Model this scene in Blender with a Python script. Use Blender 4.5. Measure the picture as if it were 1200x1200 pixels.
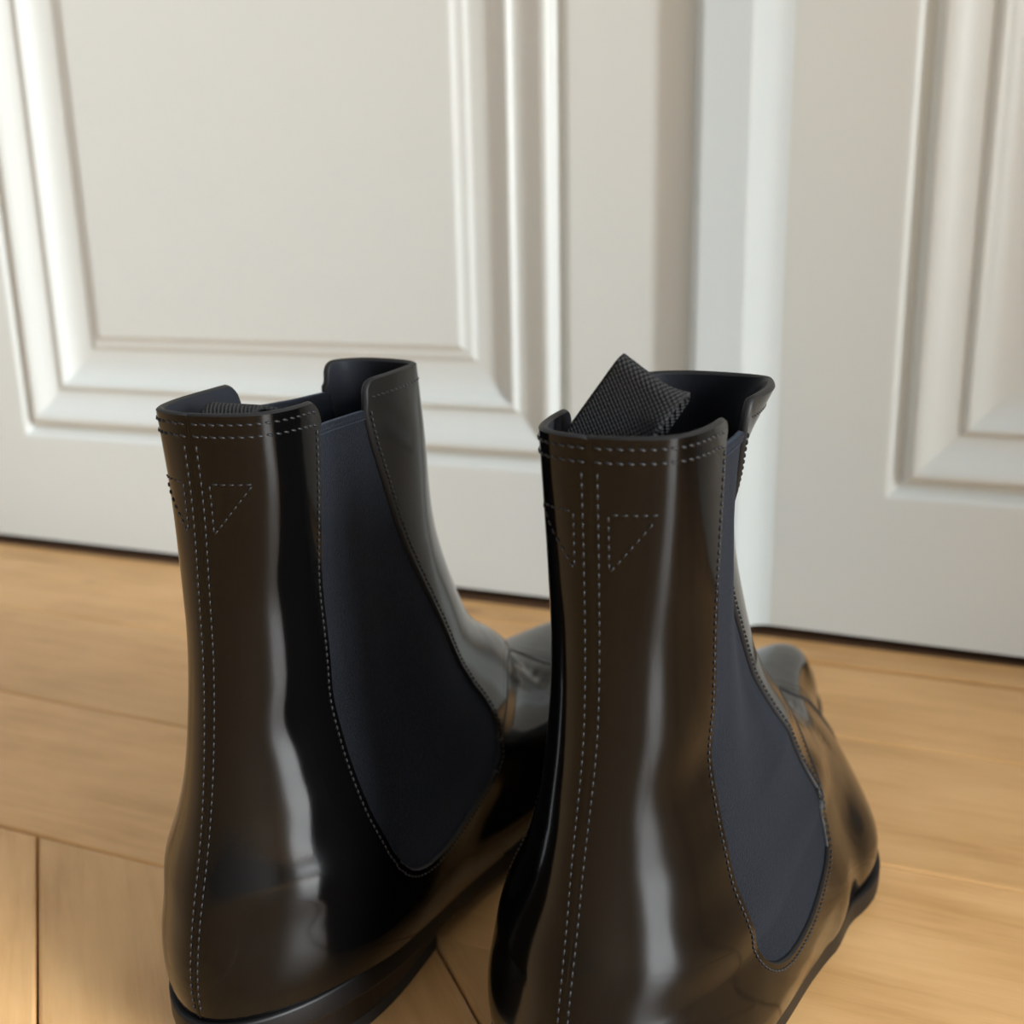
import bpy, math, random
import numpy as np
from mathutils import Vector, Matrix
from mathutils.geometry import delaunay_2d_cdt

for o in list(bpy.data.objects):
    bpy.data.objects.remove(o)
scn = bpy.context.scene
COL = scn.collection
random.seed(4)

# ------------------------------------------------------------------ camera
F = 1285.4
PITCH, ROLL, YAW, CAM_H = .261862, -.0207554, -.3940847, .228
cy, sy = math.cos(YAW), math.sin(YAW)
fw = np.array([sy * math.cos(PITCH), cy * math.cos(PITCH), -math.sin(PITCH)])
r0 = np.array([cy, -sy, 0.0])
u0 = np.cross(r0, fw)
rt = math.cos(ROLL) * r0 + math.sin(ROLL) * u0
up = -math.sin(ROLL) * r0 + math.cos(ROLL) * u0
cam_data = bpy.data.cameras.new('camera')
cam = bpy.data.objects.new('camera', cam_data)
COL.objects.link(cam)
cam.matrix_world = Matrix(((rt[0], up[0], -fw[0], 0), (rt[1], up[1], -fw[1], 0),
                           (rt[2], up[2], -fw[2], CAM_H), (0, 0, 0, 1)))
cam_data.sensor_width = 36
cam_data.lens = F / 1200 * 36
cam_data.clip_start = .01
cam_data.dof.use_dof = True
cam_data.dof.focus_distance = .275
cam_data.dof.aperture_fstop = 13.5
scn.camera = cam

# ------------------------------------------------------------------ world, lights, exposure
scn.view_settings.view_transform = 'Standard'
scn.view_settings.look = 'None'
scn.view_settings.gamma = 1
scn.view_settings.use_curve_mapping = False
scn.view_settings.exposure = 0.0
w = bpy.data.worlds.new('world')
scn.world = w
w.use_nodes = True
w.node_tree.nodes['Background'].inputs[0].default_value = (.80, .90, 1.0, 1)
w.node_tree.nodes['Background'].inputs[1].default_value = 1.0


def rect_light(name, loc, rot, sx, sz, power, color):
    l = bpy.data.lights.new(name, 'AREA')
    l.shape = 'RECTANGLE'
    l.size, l.size_y = sx, sz
    l.energy = power
    l.color = color
    o = bpy.data.objects.new(name, l)
    COL.objects.link(o)
    o.location = loc
    o.rotation_euler = rot
    return o


# daylight by the right window, plus a weak fill added for the left door
rect_light('window_daylight', (4.16, -1.15, 1.45), (0, math.radians(90), 0), 2.3, 1.5, 665, (.91, .965, 1.0))
rect_light('left_fill_light', (-2.36, -.55, 1.5), (0, math.radians(-90), 0), 1.6, 1.0, 5, (.95, .98, 1.0))

# ------------------------------------------------------------------ helpers


def mat(name, color, rough=.5, spec=.5, coat=0, coat_rough=.05, metallic=0):
    m = bpy.data.materials.new(name)
    m.use_nodes = True
    b = m.node_tree.nodes['Principled BSDF']
    b.inputs['Base Color'].default_value = (*color, 1)
    b.inputs['Roughness'].default_value = rough
    b.inputs['Specular IOR Level'].default_value = spec
    b.inputs['Coat Weight'].default_value = coat
    b.inputs['Coat Roughness'].default_value = coat_rough
    b.inputs['Metallic'].default_value = metallic
    return m


def nodes(m):
    return m.node_tree.nodes, m.node_tree.links, m.node_tree.nodes['Principled BSDF']


def add_bump(m, kind, scale, dist, strength=1, scl=(1, 1, 1), detail=3, chain=None):
    n, l, b = nodes(m)
    tc = n.new('ShaderNodeTexCoord')
    mp = n.new('ShaderNodeMapping')
    mp.inputs['Scale'].default_value = scl
    l.new(tc.outputs['Object'], mp.inputs['Vector'])
    if kind == 'noise':
        t = n.new('ShaderNodeTexNoise')
        t.inputs['Scale'].default_value = scale
        t.inputs['Detail'].default_value = detail
    else:
        t = n.new('ShaderNodeTexVoronoi')
        t.inputs['Scale'].default_value = scale
    l.new(mp.outputs['Vector'], t.inputs['Vector'])
    bp = n.new('ShaderNodeBump')
    bp.inputs['Strength'].default_value = strength
    bp.inputs['Distance'].default_value = dist
    l.new(t.outputs[0], bp.inputs['Height'])
    if chain:
        l.new(chain.outputs[0], bp.inputs['Normal'])
    l.new(bp.outputs[0], b.inputs['Normal'])
    return bp


def tag(o, label=None, cat=None, group=None, kind=None):
    if label: o['label'] = label
    if cat: o['category'] = cat
    if group: o['group'] = group
    if kind: o['kind'] = kind
    return o


def empty(name, loc=(0, 0, 0), rz=0, parent=None):
    o = bpy.data.objects.new(name, None)
    o.empty_display_size = .02
    COL.objects.link(o)
    o.location = loc
    o.rotation_euler = (0, 0, rz)
    o.parent = parent
    return o


def meshobj(name, verts, faces, m, parent=None, normals=None, smooth=True):
    me = bpy.data.meshes.new(name)
    me.from_pydata([tuple(map(float, v)) for v in verts], [], [tuple(map(int, f)) for f in faces])
    me.update()
    if smooth:
        me.polygons.foreach_set('use_smooth', [True] * len(me.polygons))
    if normals is not None:
        me.normals_split_custom_set_from_vertices([tuple(map(float, n)) for n in normals])
    me.materials.append(m)
    o = bpy.data.objects.new(name, me)
    COL.objects.link(o)
    o.parent = parent
    return o


def box(name, lo, hi, m, parent=None, bev=0):
    x0, y0, z0 = lo
    x1, y1, z1 = hi
    v = [(x0, y0, z0), (x1, y0, z0), (x1, y1, z0), (x0, y1, z0), (x0, y0, z1), (x1, y0, z1), (x1, y1, z1), (x0, y1, z1)]
    f = [(3, 2, 1, 0), (4, 5, 6, 7), (0, 1, 5, 4), (1, 2, 6, 5), (2, 3, 7, 6), (3, 0, 4, 7)]
    o = meshobj(name, v, f, m, parent, smooth=bev > 0)
    if bev:
        md = o.modifiers.new('bevel', 'BEVEL')
        md.width = bev
        md.segments = 3
        md.harden_normals = True
    return o


# ------------------------------------------------------------------ materials
PAINT = mat('door_paint', (.695, .725, .70), rough=.36, spec=.45)
b1 = add_bump(PAINT, 'noise', 60, .0006, .35, detail=2)
add_bump(PAINT, 'noise', 900, .0001, .25, detail=2, chain=b1)
WALLM = mat('wall_paint', (.20, .21, .22), rough=.85)
add_bump(WALLM, 'noise', 300, .0005, .4)
CEIL = mat('ceiling_paint', (.30, .31, .32), rough=.9)
DARKGAP = mat('gap_dark', (.05, .03, .02), rough=.9)
THRESH = mat('threshold_wood', (.16, .085, .045), rough=.6)


def wood_mat(name, base, dark, light):
    m = mat(name, base, rough=.36, spec=.42)
    n, l, b = nodes(m)
    tc = n.new('ShaderNodeTexCoord')
    oi = n.new('ShaderNodeObjectInfo')
    ad = n.new('ShaderNodeVectorMath'); ad.operation = 'MULTIPLY_ADD'
    cmb = n.new('ShaderNodeCombineXYZ')
    l.new(oi.outputs['Random'], cmb.inputs[0])
    l.new(oi.outputs['Random'], cmb.inputs[1])
    l.new(oi.outputs['Random'], cmb.inputs[2])
    ad.inputs[1].default_value = (37, 19, 11)
    l.new(cmb.outputs[0], ad.inputs[0])
    l.new(tc.outputs['Object'], ad.inputs[2])
    # long fibres
    mp = n.new('ShaderNodeMapping')
    mp.inputs['Scale'].default_value = (12, 170, 12)
    l.new(ad.outputs[0], mp.inputs[0])
    fib = n.new('ShaderNodeTexNoise'); fib.inputs['Scale'].default_value = 1; fib.inputs['Detail'].default_value = 5
    fib.inputs['Distortion'].default_value = .6
    l.new(mp.outputs[0], fib.inputs[0])
    # fine pores
    mp2 = n.new('ShaderNodeMapping')
    mp2.inputs['Scale'].default_value = (90, 1500, 60)
    l.new(ad.outputs[0], mp2.inputs[0])
    por = n.new('ShaderNodeTexNoise'); por.inputs['Scale'].default_value = 1; por.inputs['Detail'].default_value = 3
    l.new(mp2.outputs[0], por.inputs[0])
    # big mottled patches
    mp3 = n.new('ShaderNodeMapping')
    mp3.inputs['Scale'].default_value = (14, 30, 14)
    l.new(ad.outputs[0], mp3.inputs[0])
    big = n.new('ShaderNodeTexNoise'); big.inputs['Scale'].default_value = 1; big.inputs['Detail'].default_value = 3
    l.new(mp3.outputs[0], big.inputs[0])
    cr = n.new('ShaderNodeValToRGB')
    cr.color_ramp.elements[0].position = .30; cr.color_ramp.elements[0].color = (*dark, 1)
    cr.color_ramp.elements[1].position = .70; cr.color_ramp.elements[1].color = (*light, 1)
    e = cr.color_ramp.elements.new(.5); e.color = (*base, 1)
    mx = n.new('ShaderNodeMath'); mx.operation = 'MULTIPLY_ADD'
    mx.inputs[1].default_value = .34
    l.new(fib.outputs[0], mx.inputs[0])
    m2 = n.new('ShaderNodeMath'); m2.operation = 'MULTIPLY'; m2.inputs[1].default_value = .52
    l.new(big.outputs[0], m2.inputs[0])
    l.new(m2.outputs[0], mx.inputs[2])
    m3 = n.new('ShaderNodeMath'); m3.operation = 'MULTIPLY_ADD'; m3.inputs[1].default_value = .15
    l.new(por.outputs[0], m3.inputs[0]); l.new(mx.outputs[0], m3.inputs[2])
    l.new(m3.outputs[0], cr.inputs[0])
    # sparse knots / pits
    vo = n.new('ShaderNodeTexVoronoi'); vo.inputs['Scale'].default_value = 1
    mp4 = n.new('ShaderNodeMapping'); mp4.inputs['Scale'].default_value = (9, 16, 9)
    l.new(ad.outputs[0], mp4.inputs[0]); l.new(mp4.outputs[0], vo.inputs['Vector'])
    kr = n.new('ShaderNodeMapRange')
    kr.inputs['From Min'].default_value = .03; kr.inputs['From Max'].default_value = .10
    kr.inputs['To Min'].default_value = .42; kr.inputs['To Max'].default_value = 0
    l.new(vo.outputs['Distance'], kr.inputs[0])
    mk = n.new('ShaderNodeMix'); mk.data_type = 'RGBA'
    mk.inputs['B'].default_value = (.10, .06, .03, 1)
    l.new(kr.outputs[0], mk.inputs['Factor']); l.new(cr.outputs[0], mk.inputs['A'])
    hs = n.new('ShaderNodeHueSaturation')
    vr = n.new('ShaderNodeMapRange'); vr.inputs['To Min'].default_value = .93; vr.inputs['To Max'].default_value = 1.06
    l.new(oi.outputs['Random'], vr.inputs[0]); l.new(vr.outputs[0], hs.inputs['Value'])
    l.new(mk.outputs['Result'], hs.inputs['Color'])
    l.new(hs.outputs[0], b.inputs['Base Color'])
    bp = n.new('ShaderNodeBump'); bp.inputs['Strength'].default_value = .35; bp.inputs['Distance'].default_value = .0003
    l.new(m3.outputs[0], bp.inputs['Height']); l.new(bp.outputs[0], b.inputs['Normal'])
    rr = n.new('ShaderNodeMapRange'); rr.inputs['To Min'].default_value = .30; rr.inputs['To Max'].default_value = .48
    l.new(big.outputs[0], rr.inputs[0]); l.new(rr.outputs[0], b.inputs['Roughness'])
    return m


WOOD = wood_mat('oak_plank', (.68, .39, .158), (.52, .27, .09), (.78, .475, .21))

LEATHER = mat('polished_black_leather', (.0015, .0014, .0014), rough=.12, spec=.25)
lb = add_bump(LEATHER, 'noise', 45, .0012, .35, detail=1)
add_bump(LEATHER, 'noise', 1800, .00005, .12, detail=2, chain=lb)
EDGE = mat('leather_edge', (.010, .010, .0105), rough=.5, spec=.22)
LINING = mat('black_lining_leather', (.012, .013, .016), rough=.40, spec=.4)
add_bump(LINING, 'noise', 900, .0002, .4)
SOLEM = mat('sole_edge', (.005, .0045, .0045), rough=.45, spec=.2)
HEELM = mat('heel_stack', (.006, .005, .0045), rough=.4, spec=.25)
RUBBER = mat('rubber', (.012, .012, .012), rough=.7)
THREAD = mat('black_thread', (.010, .0105, .012), rough=.45, spec=.35)


def elastic_mat():
    m = mat('elastic_fabric', (.016, .018, .023), rough=.85, spec=.08)
    n, l, b = nodes(m)
    b.inputs['Sheen Weight'].default_value = .12
    b.inputs['Sheen Tint'].default_value = (.5, .6, .8, 1)
    tc = n.new('ShaderNodeTexCoord')
    t = n.new('ShaderNodeTexNoise'); t.inputs['Scale'].default_value = 2200; t.inputs['Detail'].default_value = 2
    l.new(tc.outputs['Object'], t.inputs[0])
    bp = n.new('ShaderNodeBump'); bp.inputs['Strength'].default_value = .8; bp.inputs['Distance'].default_value = .0004
    l.new(t.outputs[0], bp.inputs['Height']); l.new(bp.outputs[0], b.inputs['Normal'])
    cr = n.new('ShaderNodeValToRGB')
    cr.color_ramp.elements[0].position = .35; cr.color_ramp.elements[0].color = (.0015, .0018, .0026, 1)
    cr.color_ramp.elements[1].position = .75; cr.color_ramp.elements[1].color = (.0085, .0095, .0125, 1)
    l.new(t.outputs[0], cr.inputs[0]); l.new(cr.outputs[0], b.inputs['Base Color'])
    return m


ELASTIC = elastic_mat()


def webbing_mat():
    m = mat('twill_webbing', (.02, .02, .021), rough=.75, spec=.3)
    n, l, b = nodes(m)
    uv = n.new('ShaderNodeUVMap'); uv.uv_map = 'uv'
    sx = n.new('ShaderNodeSeparateXYZ'); l.new(uv.outputs[0], sx.inputs[0])

    def math_(op, a, c):
        q = n.new('ShaderNodeMath'); q.operation = op
        for i, v in enumerate((a, c)):
            if isinstance(v, (int, float)): q.inputs[i].default_value = v
            elif v is not None: l.new(v, q.inputs[i])
        return q.outputs[0]
    # cords run across the ribbon at a slant, each one broken into short floats
    a = math_('ADD', math_('MULTIPLY', sx.outputs[0], 2 * math.pi / .001 * .50), math_('MULTIPLY', sx.outputs[1], -2 * math.pi / .001 * .87))
    s1 = math_('SINE', a, None)
    c = math_('ADD', math_('MULTIPLY', sx.outputs[0], 2 * math.pi / .0008 * .87), math_('MULTIPLY', sx.outputs[1], 2 * math.pi / .0008 * .50))
    s2 = math_('SINE', c, None)
    h = math_('ADD', s1, math_('MULTIPLY', s2, .5))
    bp = n.new('ShaderNodeBump'); bp.inputs['Strength'].default_value = 1; bp.inputs['Distance'].default_value = .00028
    l.new(h, bp.inputs['Height']); l.new(bp.outputs[0], b.inputs['Normal'])
    cr = n.new('ShaderNodeMapRange'); cr.inputs['From Min'].default_value = -1.2; cr.inputs['From Max'].default_value = 1.4
    cr.inputs['To Min'].default_value = .004; cr.inputs['To Max'].default_value = .018
    l.new(h, cr.inputs[0]); l.new(cr.outputs[0], b.inputs['Base Color'])
    return m


WEB = webbing_mat()

# ------------------------------------------------------------------ room shell
DY = .587          # plane of the door leaves
XL, XR, YB, ZC = -2.4, 4.2, -3.1, 2.9
wl = empty('wall_front'); tag(wl, kind='structure')
box('wall_section', (XL, DY + .03, 0), (-.80, DY + .18, ZC), WALLM, wl)
box('wall_section', (.56, DY + .03, 0), (XR, DY + .18, ZC), WALLM, wl)
box('wall_section', (-.80, DY + .03, 2.2), (.56, DY + .18, ZC), WALLM, wl)
box('dark_backing', (-.80, DY + .10, 0), (.56, DY + .12, 2.2), DARKGAP, wl)
wlf = empty('wall_left'); tag(wlf, kind='structure')
box('wall_section', (XL - .1, YB, 0), (XL, -1.1, ZC), WALLM, wlf)
box('wall_section', (XL - .1, 0, 0), (XL, DY + .18, ZC), WALLM, wlf)
box('wall_section', (XL - .1, -1.1, 0), (XL, 0, .65), WALLM, wlf)
box('wall_section', (XL - .1, -1.1, 2.35), (XL, 0, ZC), WALLM, wlf)
# right wall with window opening
wr = empty('wall_right'); tag(wr, kind='structure')
box('wall_section', (XR, YB, 0), (XR + .1, -1.95, ZC), WALLM, wr)
box('wall_section', (XR, -.35, 0), (XR + .1, DY + .18, ZC), WALLM, wr)
box('wall_section', (XR, -1.95, 0), (XR + .1, -.35, .25), WALLM, wr)
box('wall_section', (XR, -1.95, 2.65), (XR + .1, -.35, ZC), WALLM, wr)
box('light_blocker', (1.0, .045, 0), (1.4, DY + .18, ZC), WALLM, wl)  # unseen block, added to cut the window light so the doors darken rightwards
tag(box('wall_back', (XL, YB - .1, 0), (XR, YB, ZC), WALLM), kind='structure')
tag(box('ceiling', (XL, YB, ZC), (XR, DY + .18, ZC + .1), CEIL), kind='structure')

# door casing around the two leaves
tag(box('trim_1', (-.86, DY - .012, 0), (-.765, DY + .03, 2.25), PAINT, bev=.004), kind='structure')
tag(box('trim_2', (.525, DY - .030, 0), (.62, DY + .03, 2.25), PAINT, bev=.004), kind='structure')
tag(box('trim_3', (-.765, DY - .012, 2.155), (.525, DY + .03, 2.25), PAINT, bev=.004), kind='structure')

# moulding profile: d = distance inward from the outer edge, h = height above door face (metres)
PROF = [(0, 0), (.0015, 0), (.003, -.0006), (.005, -.0028), (.0065, -.0048), (.0085, -.0052), (.0105, -.0035),
        (.0125, .0005), (.014, .0018), (.016, .0018), (.019, .0006), (.023, -.0020), (.027, -.0042), (.031, -.0056),
        (.035, -.0062), (.0362, -.0060), (.0372, -.0042), (.039, -.0036), (.0405, -.0042), (.043, -.0068),
        (.0465, -.0092), (.051, -.0107), (.056, -.0114), (.0635, -.0117), (.0645, -.0115), (.0662, -.0098),
        (.0672, -.0096), (.0700, -.0095), (.0712, -.0093), (.0732, -.0072), (.0745, -.0070), (.0765, -.0070)]


def panel_set(parent, x0, x1, z0, z1):
    """four mitred mouldings and the raised field"""
    n = len(PROF)
    loops = [((x0, z0), (x1, z0), (1, 1), (-1, 1)), ((x1, z0), (x1, z1), (-1, 1), (-1, -1)),
             ((x1, z1), (x0, z1), (-1, -1), (1, -1)), ((x0, z1), (x0, z0), (1, -1), (1, 1))]
    for a, b_, da, db in loops:
        V = []
        for d, h in PROF:
            V.append((a[0] + da[0] * d, DY - h, a[1] + da[1] * d))
            V.append((b_[0] + db[0] * d, DY - h, b_[1] + db[1] * d))
        Fc = [(2 * i, 2 * i + 1, 2 * i + 3, 2 * i + 2) for i in range(n - 1)]
        meshobj('moulding', V, Fc, PAINT, parent)
    d, h = PROF[-1]
    V = [(x0 + d, DY - h, z0 + d), (x1 - d, DY - h, z0 + d), (x1 - d, DY - h, z1 - d), (x0 + d, DY - h, z1 - d)]
    V += [(v[0], v[1] + .012, v[2]) for v in V]
    meshobj('raised_panel', V, [(0, 1, 2, 3), (7, 6, 5, 4), (0, 4, 5, 1), (1, 5, 6, 2), (2, 6, 7, 3), (3, 7, 4, 0)], PAINT, parent, smooth=False)


def leaf(name, x0, x1, px0, px1, zb):
    o = empty(name, (0, 0, 0)); tag(o, kind='structure')
    # stiles and rails, 40 mm thick
    P = [(.081, .86), (.99, 2.02)]
    box('stile', (x0, DY, zb), (px0, DY + .04, 2.15), PAINT, o)
    box('stile', (px1, DY, zb), (x1, DY + .04, 2.15), PAINT, o)
    rails = [(zb, P[0][0]), (P[0][1], P[1][0]), (P[1][1], 2.15)]
    V, Fc = [], []
    for a, b_ in rails:
        i = len(V)
        x0_, x1_ = px0, px1
        V += [(x0_, DY, a), (x1_, DY, a), (x1_, DY, b_), (x0_, DY, b_), (x0_, DY + .04, a), (x1_, DY + .04, a)]
        rr = meshobj('rail', V, [(0, 1, 2, 3), (4, 5, 1, 0)], PAINT, o, smooth=False)
        V = []
    for a, b_ in P:
        panel_set(o, px0, px1, a, b_)
    return o


d1 = leaf('door_1', -.762, -.1372, -.6255, -.2045, .006)
d2 = leaf('door_2', -.1330, .522, -.0349, .3850, .005)
# astragal: proud strip with a hollow right edge running down to the leaf
ast = [(-.1419, -.0030), (-.1414, -.0022), (-.1400, -.0012), (-.1385, .0012), (-.1368, .0045), (-.1350, .0082), (-.1332, .0108), (-.1312, .0120), (-.1298, .0123), (-.1294, .0123),
       (-.1078, .0123), (-.1074, .0123), (-.1060, .0120), (-.1050, .0112), (-.1032, .0088), (-.1014, .0064), (-.0996, .0042),
       (-.0978, .0026), (-.0956, .0013), (-.0930, .0005), (-.0905, .0001), (-.0890, 0)]
V = []
for x, h in ast:
    h *= 1.22
    V += [(x, DY - .0002 - h, .005), (x, DY - .0002 - h, 2.15)]
meshobj('astragal', V, [(2 * i, 2 * i + 2, 2 * i + 3, 2 * i + 1) for i in range(len(ast) - 1)] + [tuple(range(0, 2 * len(ast), 2))], PAINT, d2)

# this leaf stands a touch ajar
an = math.radians(-1.6)
px_, py_ = -.1, DY
d2.rotation_euler = (0, 0, an)
d2.location = (px_ - (px_ * math.cos(an) - DY * math.sin(an)), py_ - (px_ * math.sin(an) + DY * math.cos(an)), 0)

# ------------------------------------------------------------------ floor
fl = empty('floor'); tag(fl, kind='structure')
box('subfloor', (XL, YB, -.06), (XR, DY + .18, -.0105), DARKGAP, fl)


def clip(poly, nx, ny, c):
    out = []
    for i in range(len(poly)):
        p, q = poly[i], poly[(i + 1) % len(poly)]
        dp, dq = nx * p[0] + ny * p[1] - c, nx * q[0] + ny * q[1] - c
        if dp <= 0: out.append(p)
        if dp * dq < 0:
            t = dp / (dp - dq)
            out.append((p[0] + t * (q[0] - p[0]), p[1] + t * (q[1] - p[1])))
    return out


def plank(poly, ang, m=WOOD, gap=.00035, name='plank'):
    """poly in world xy (convex, ccw); local x runs along the grain"""
    c = (sum(p[0] for p in poly) / len(poly), sum(p[1] for p in poly) / len(poly))
    ca, sa = math.cos(-ang), math.sin(-ang)
    loc = [((p[0] - c[0]) * ca - (p[1] - c[1]) * sa, (p[0] - c[0]) * sa + (p[1] - c[1]) * ca) for p in poly]

    def inset(pl, d):
        n = len(pl); res = []
        L = []
        for i in range(n):
            p, q = pl[i], pl[(i + 1) % n]
            ex, ey = q[0] - p[0], q[1] - p[1]
            ln = math.hypot(ex, ey)
            L.append((p[0] - ey / ln * d, p[1] + ex / ln * d, ex / ln, ey / ln))
        for i in range(n):
            a, b_ = L[i - 1], L[i]
            det = a[2] * b_[3] - a[3] * b_[2]
            t = ((b_[0] - a[0]) * b_[3] - (b_[1] - a[1]) * b_[2]) / det
            res.append((a[0] + a[2] * t, a[1] + a[3] * t))
        return res
    A = inset(loc, gap)
    B = inset(loc, gap + .0004)
    Cc = inset(loc, gap + .0012)
    n = len(loc)
    V = [(x, y, -.0100) for x, y in A] + [(x, y, -.0010) for x, y in A] + [(x, y, -.0003) for x, y in B] + [(x, y, 0) for x, y in Cc]
    Fc = [tuple(range(3 * n, 4 * n))]
    for k in range(3):
        for i in range(n):
            j = (i + 1) % n
            Fc.append((k * n + i, k * n + j, (k + 1) * n + j, (k + 1) * n + i))
    o = meshobj(name, V, Fc, m, fl, smooth=False)
    o.location = (c[0], c[1], 0)
    o.rotation_euler = (0, 0, ang)
    return o


def rectp(x0, x1, y0, y1):
    return [(x0, y0), (x1, y0), (x1, y1), (x0, y1)]


A0 = math.radians(-2.3)
# border boards, parallel to the doors; (y at x=-.3) slightly sloping as laid


def row(y0, y1, cuts):
    s = math.tan(A0)
    for a, b_ in zip(cuts[:-1], cuts[1:]):
        f = lambda x, y: (x, y + s * (x + .3) * .35)
        plank([f(a, y0), f(b_, y0), f(b_, y1), f(a, y1)], A0 * .35)


row(.2795, .3765, [XL, -1.62, -1.05, -.115, .62, 1.4, 2.2, 3.1, XR])
row(.3765, .4745, [XL, -1.9, -1.2, -.135, .55, 1.2, 2.0, 3.0, XR])
row(.4745, .5560, [XL, -1.5, -.93, -.115, .75, 1.5, 2.3, 3.2, XR])
plank(rectp(XL, XR, .556, .5835), 0, WOOD)
box('threshold', (-.765, .5835, -.0105), (.525, .70, -.0012), THRESH, fl)
plank(rectp(XL, -.765, .5835, .62), 0)
plank(rectp(.525, XR, .5835, .62), 0)
# diagonal boards behind the border
Wd = .170
ylim = .2795
k0 = int(math.floor((XL + YB + .0395) / Wd)) - 1
k1 = int(math.ceil((XR + ylim + .0395) / Wd)) + 1
for k in range(k0, k1):
    c0, c1 = -.0395 + k * Wd, -.0395 + (k + 1) * Wd
    # long strip between x+y=c0 and x+y=c1, cut in lengths
    smin, smax = -4.2, 7.4           # along (1,-1)/sqrt2
    s = smin + (k * .37 + .22) % .9
    ends = [smin]
    while s < smax:
        if s > smin: ends.append(s)
        s += 1.1
    ends.append(smax)
    for a, b_ in zip(ends[:-1], ends[1:]):
        r2 = math.sqrt(.5)
        P_ = lambda c, s: (c / 2 + s * r2, c / 2 - s * r2)
        poly = [P_(c0, a), P_(c0, b_), P_(c1, b_), P_(c1, a)]
        yl = lambda q: q
        poly = clip(poly, 0, 1, ylim)
        poly = clip(poly, 0, -1, -YB) if poly else poly
        poly = clip(poly, -1, 0, -XL) if poly else poly
        poly = clip(poly, 1, 0, XR) if poly else poly
        if len(poly) >= 3:
            # drop degenerate points
            pp = []
            for q in poly:
                if not pp or math.hypot(q[0] - pp[-1][0], q[1] - pp[-1][1]) > .0015: pp.append(q)
            if math.hypot(pp[0][0] - pp[-1][0], pp[0][1] - pp[-1][1]) <= .0015: pp.pop()
            if len(pp) >= 3:
                ar = sum(pp[i][0] * pp[(i + 1) % len(pp)][1] - pp[(i + 1) % len(pp)][0] * pp[i][1] for i in range(len(pp))) / 2
                if abs(ar) > .00002:
                    if ar < 0: pp.reverse()
                    plank(pp, math.radians(-45))

# ------------------------------------------------------------------ boot shape
T = [.03, .10, .22, .38, .55, .72, .88, .97]
# level z, back x, front x, lateral half widths, medial half widths
LEV = [
    (.026, .000, .299, [.015, .027, .034, .039, .0492, .0328, .0158, .009], [.015, .027, .033, .035, .038, .037, .024, .012]),
    (.033, -.001, .298, [.016, .028, .036, .041, .0500, .0338, .0168, .0095], [.016, .029, .036, .038, .040, .038, .025, .0125]),
    (.042, -.0005, .287, [.016, .028, .037, .041, .045, .031, .0145, .0085], [.016, .029, .036, .037, .038, .036, .023, .011]),
    (.0515, .0015, .259, [.015, .027, .036, .039, .039, .027, .0135, .008], [.015, .028, .035, .036, .036, .033, .020, .0095]),
    (.0575, .0032, .207, [.014, .0255, .034, .037, .039, .034, .020, .0095], [.014, .026, .033, .035, .035, .031, .020, .0095]),
    (.066, .0060, .188, [.0130, .0235, .0310, .034, .035, .030, .018, .0085], [.013, .0235, .0305, .033, .034, .029, .018, .0085]),
    (.080, .010, .165, [.011, .020, .027, .030, .031, .026, .016, .0075], [.011, .020, .026, .029, .030, .025, .016, .0075]),
    (.100, .014, .144, [.0100, .0175, .0225, .025, .026, .023, .015, .007], [.0100, .0175, .0225, .025, .026, .023, .015, .007]),
    (.125, .017, .127, [.0100, .0165, .0205, .022, .023, .021, .015, .008], [.0100, .0165, .0205, .022, .023, .021, .015, .008]),
    (.155, .017, .114, [.0115, .0175, .0205, .0212, .0215, .0205, .0165, .0095], [.0115, .0175, .0205, .0212, .0215, .0205, .0165, .0095]),
    (.189, .0150, .102, [.0135, .0190, .0212, .0212, .0212, .0208, .0185, .0130], [.0135, .0190, .0212, .0212, .0212, .0208, .0185, .0130]),
]
ZT = .186


def nat_spline(x, Y, xq):
    """natural cubic spline along axis 0"""
    x = np.asarray(x, float); Y = np.asarray(Y, float)
    n = len(x); h = np.diff(x)
    A = np.zeros((n, n)); R = np.zeros(Y.shape)
    A[0, 0] = A[-1, -1] = 1
    for i in range(1, n - 1):
        A[i, i - 1] = h[i - 1]; A[i, i] = 2 * (h[i - 1] + h[i]); A[i, i + 1] = h[i]
        R[i] = 6 * ((Y[i + 1] - Y[i]) / h[i] - (Y[i] - Y[i - 1]) / h[i - 1])
    M = np.linalg.solve(A, R.reshape(n, -1)).reshape(Y.shape)
    out = []
    for q in xq:
        i = int(min(max(np.searchsorted(x, q) - 1, 0), n - 2))
        t0, t1 = q - x[i], x[i + 1] - q
        out.append(M[i] * t1 ** 3 / (6 * h[i]) + M[i + 1] * t0 ** 3 / (6 * h[i]) + (Y[i] / h[i] - M[i] * h[i] / 6) * t1 + (Y[i + 1] / h[i] - M[i + 1] * h[i] / 6) * t0)
    return np.array(out)


def feather(x):
    return np.interp(x, [-.01, .03, .06, .10, .14, .19, .25, .30], [.0265, .0255, .022, .0145, .0095, .0082, .0100, .0135])


def fold(P, c, d, ln, wd, dep):
    """shallow gaussian fold around point c, running along direction d"""
    c = np.array(c); d = np.array(d, float); d /= np.linalg.norm(d)
    q = P - c
    a = q @ d
    r = np.linalg.norm(q - a[..., None] * d, axis=-1)
    g = dep * np.exp(-(a / ln) ** 2 - (r / wd) ** 2)
    du = np.gradient(np.concatenate([P[:, -4:-1], P, P[:, 1:4]], 1), axis=1)[:, 3:-3]
    dz = np.gradient(P, axis=0)
    N = np.cross(du, dz); N /= np.linalg.norm(N, axis=2, keepdims=True) + 1e-12
    m = P[200].mean(0)
    if ((P[200] - m) * N[200]).sum() < 0: N = -N
    return P - N * g[..., None]


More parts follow.
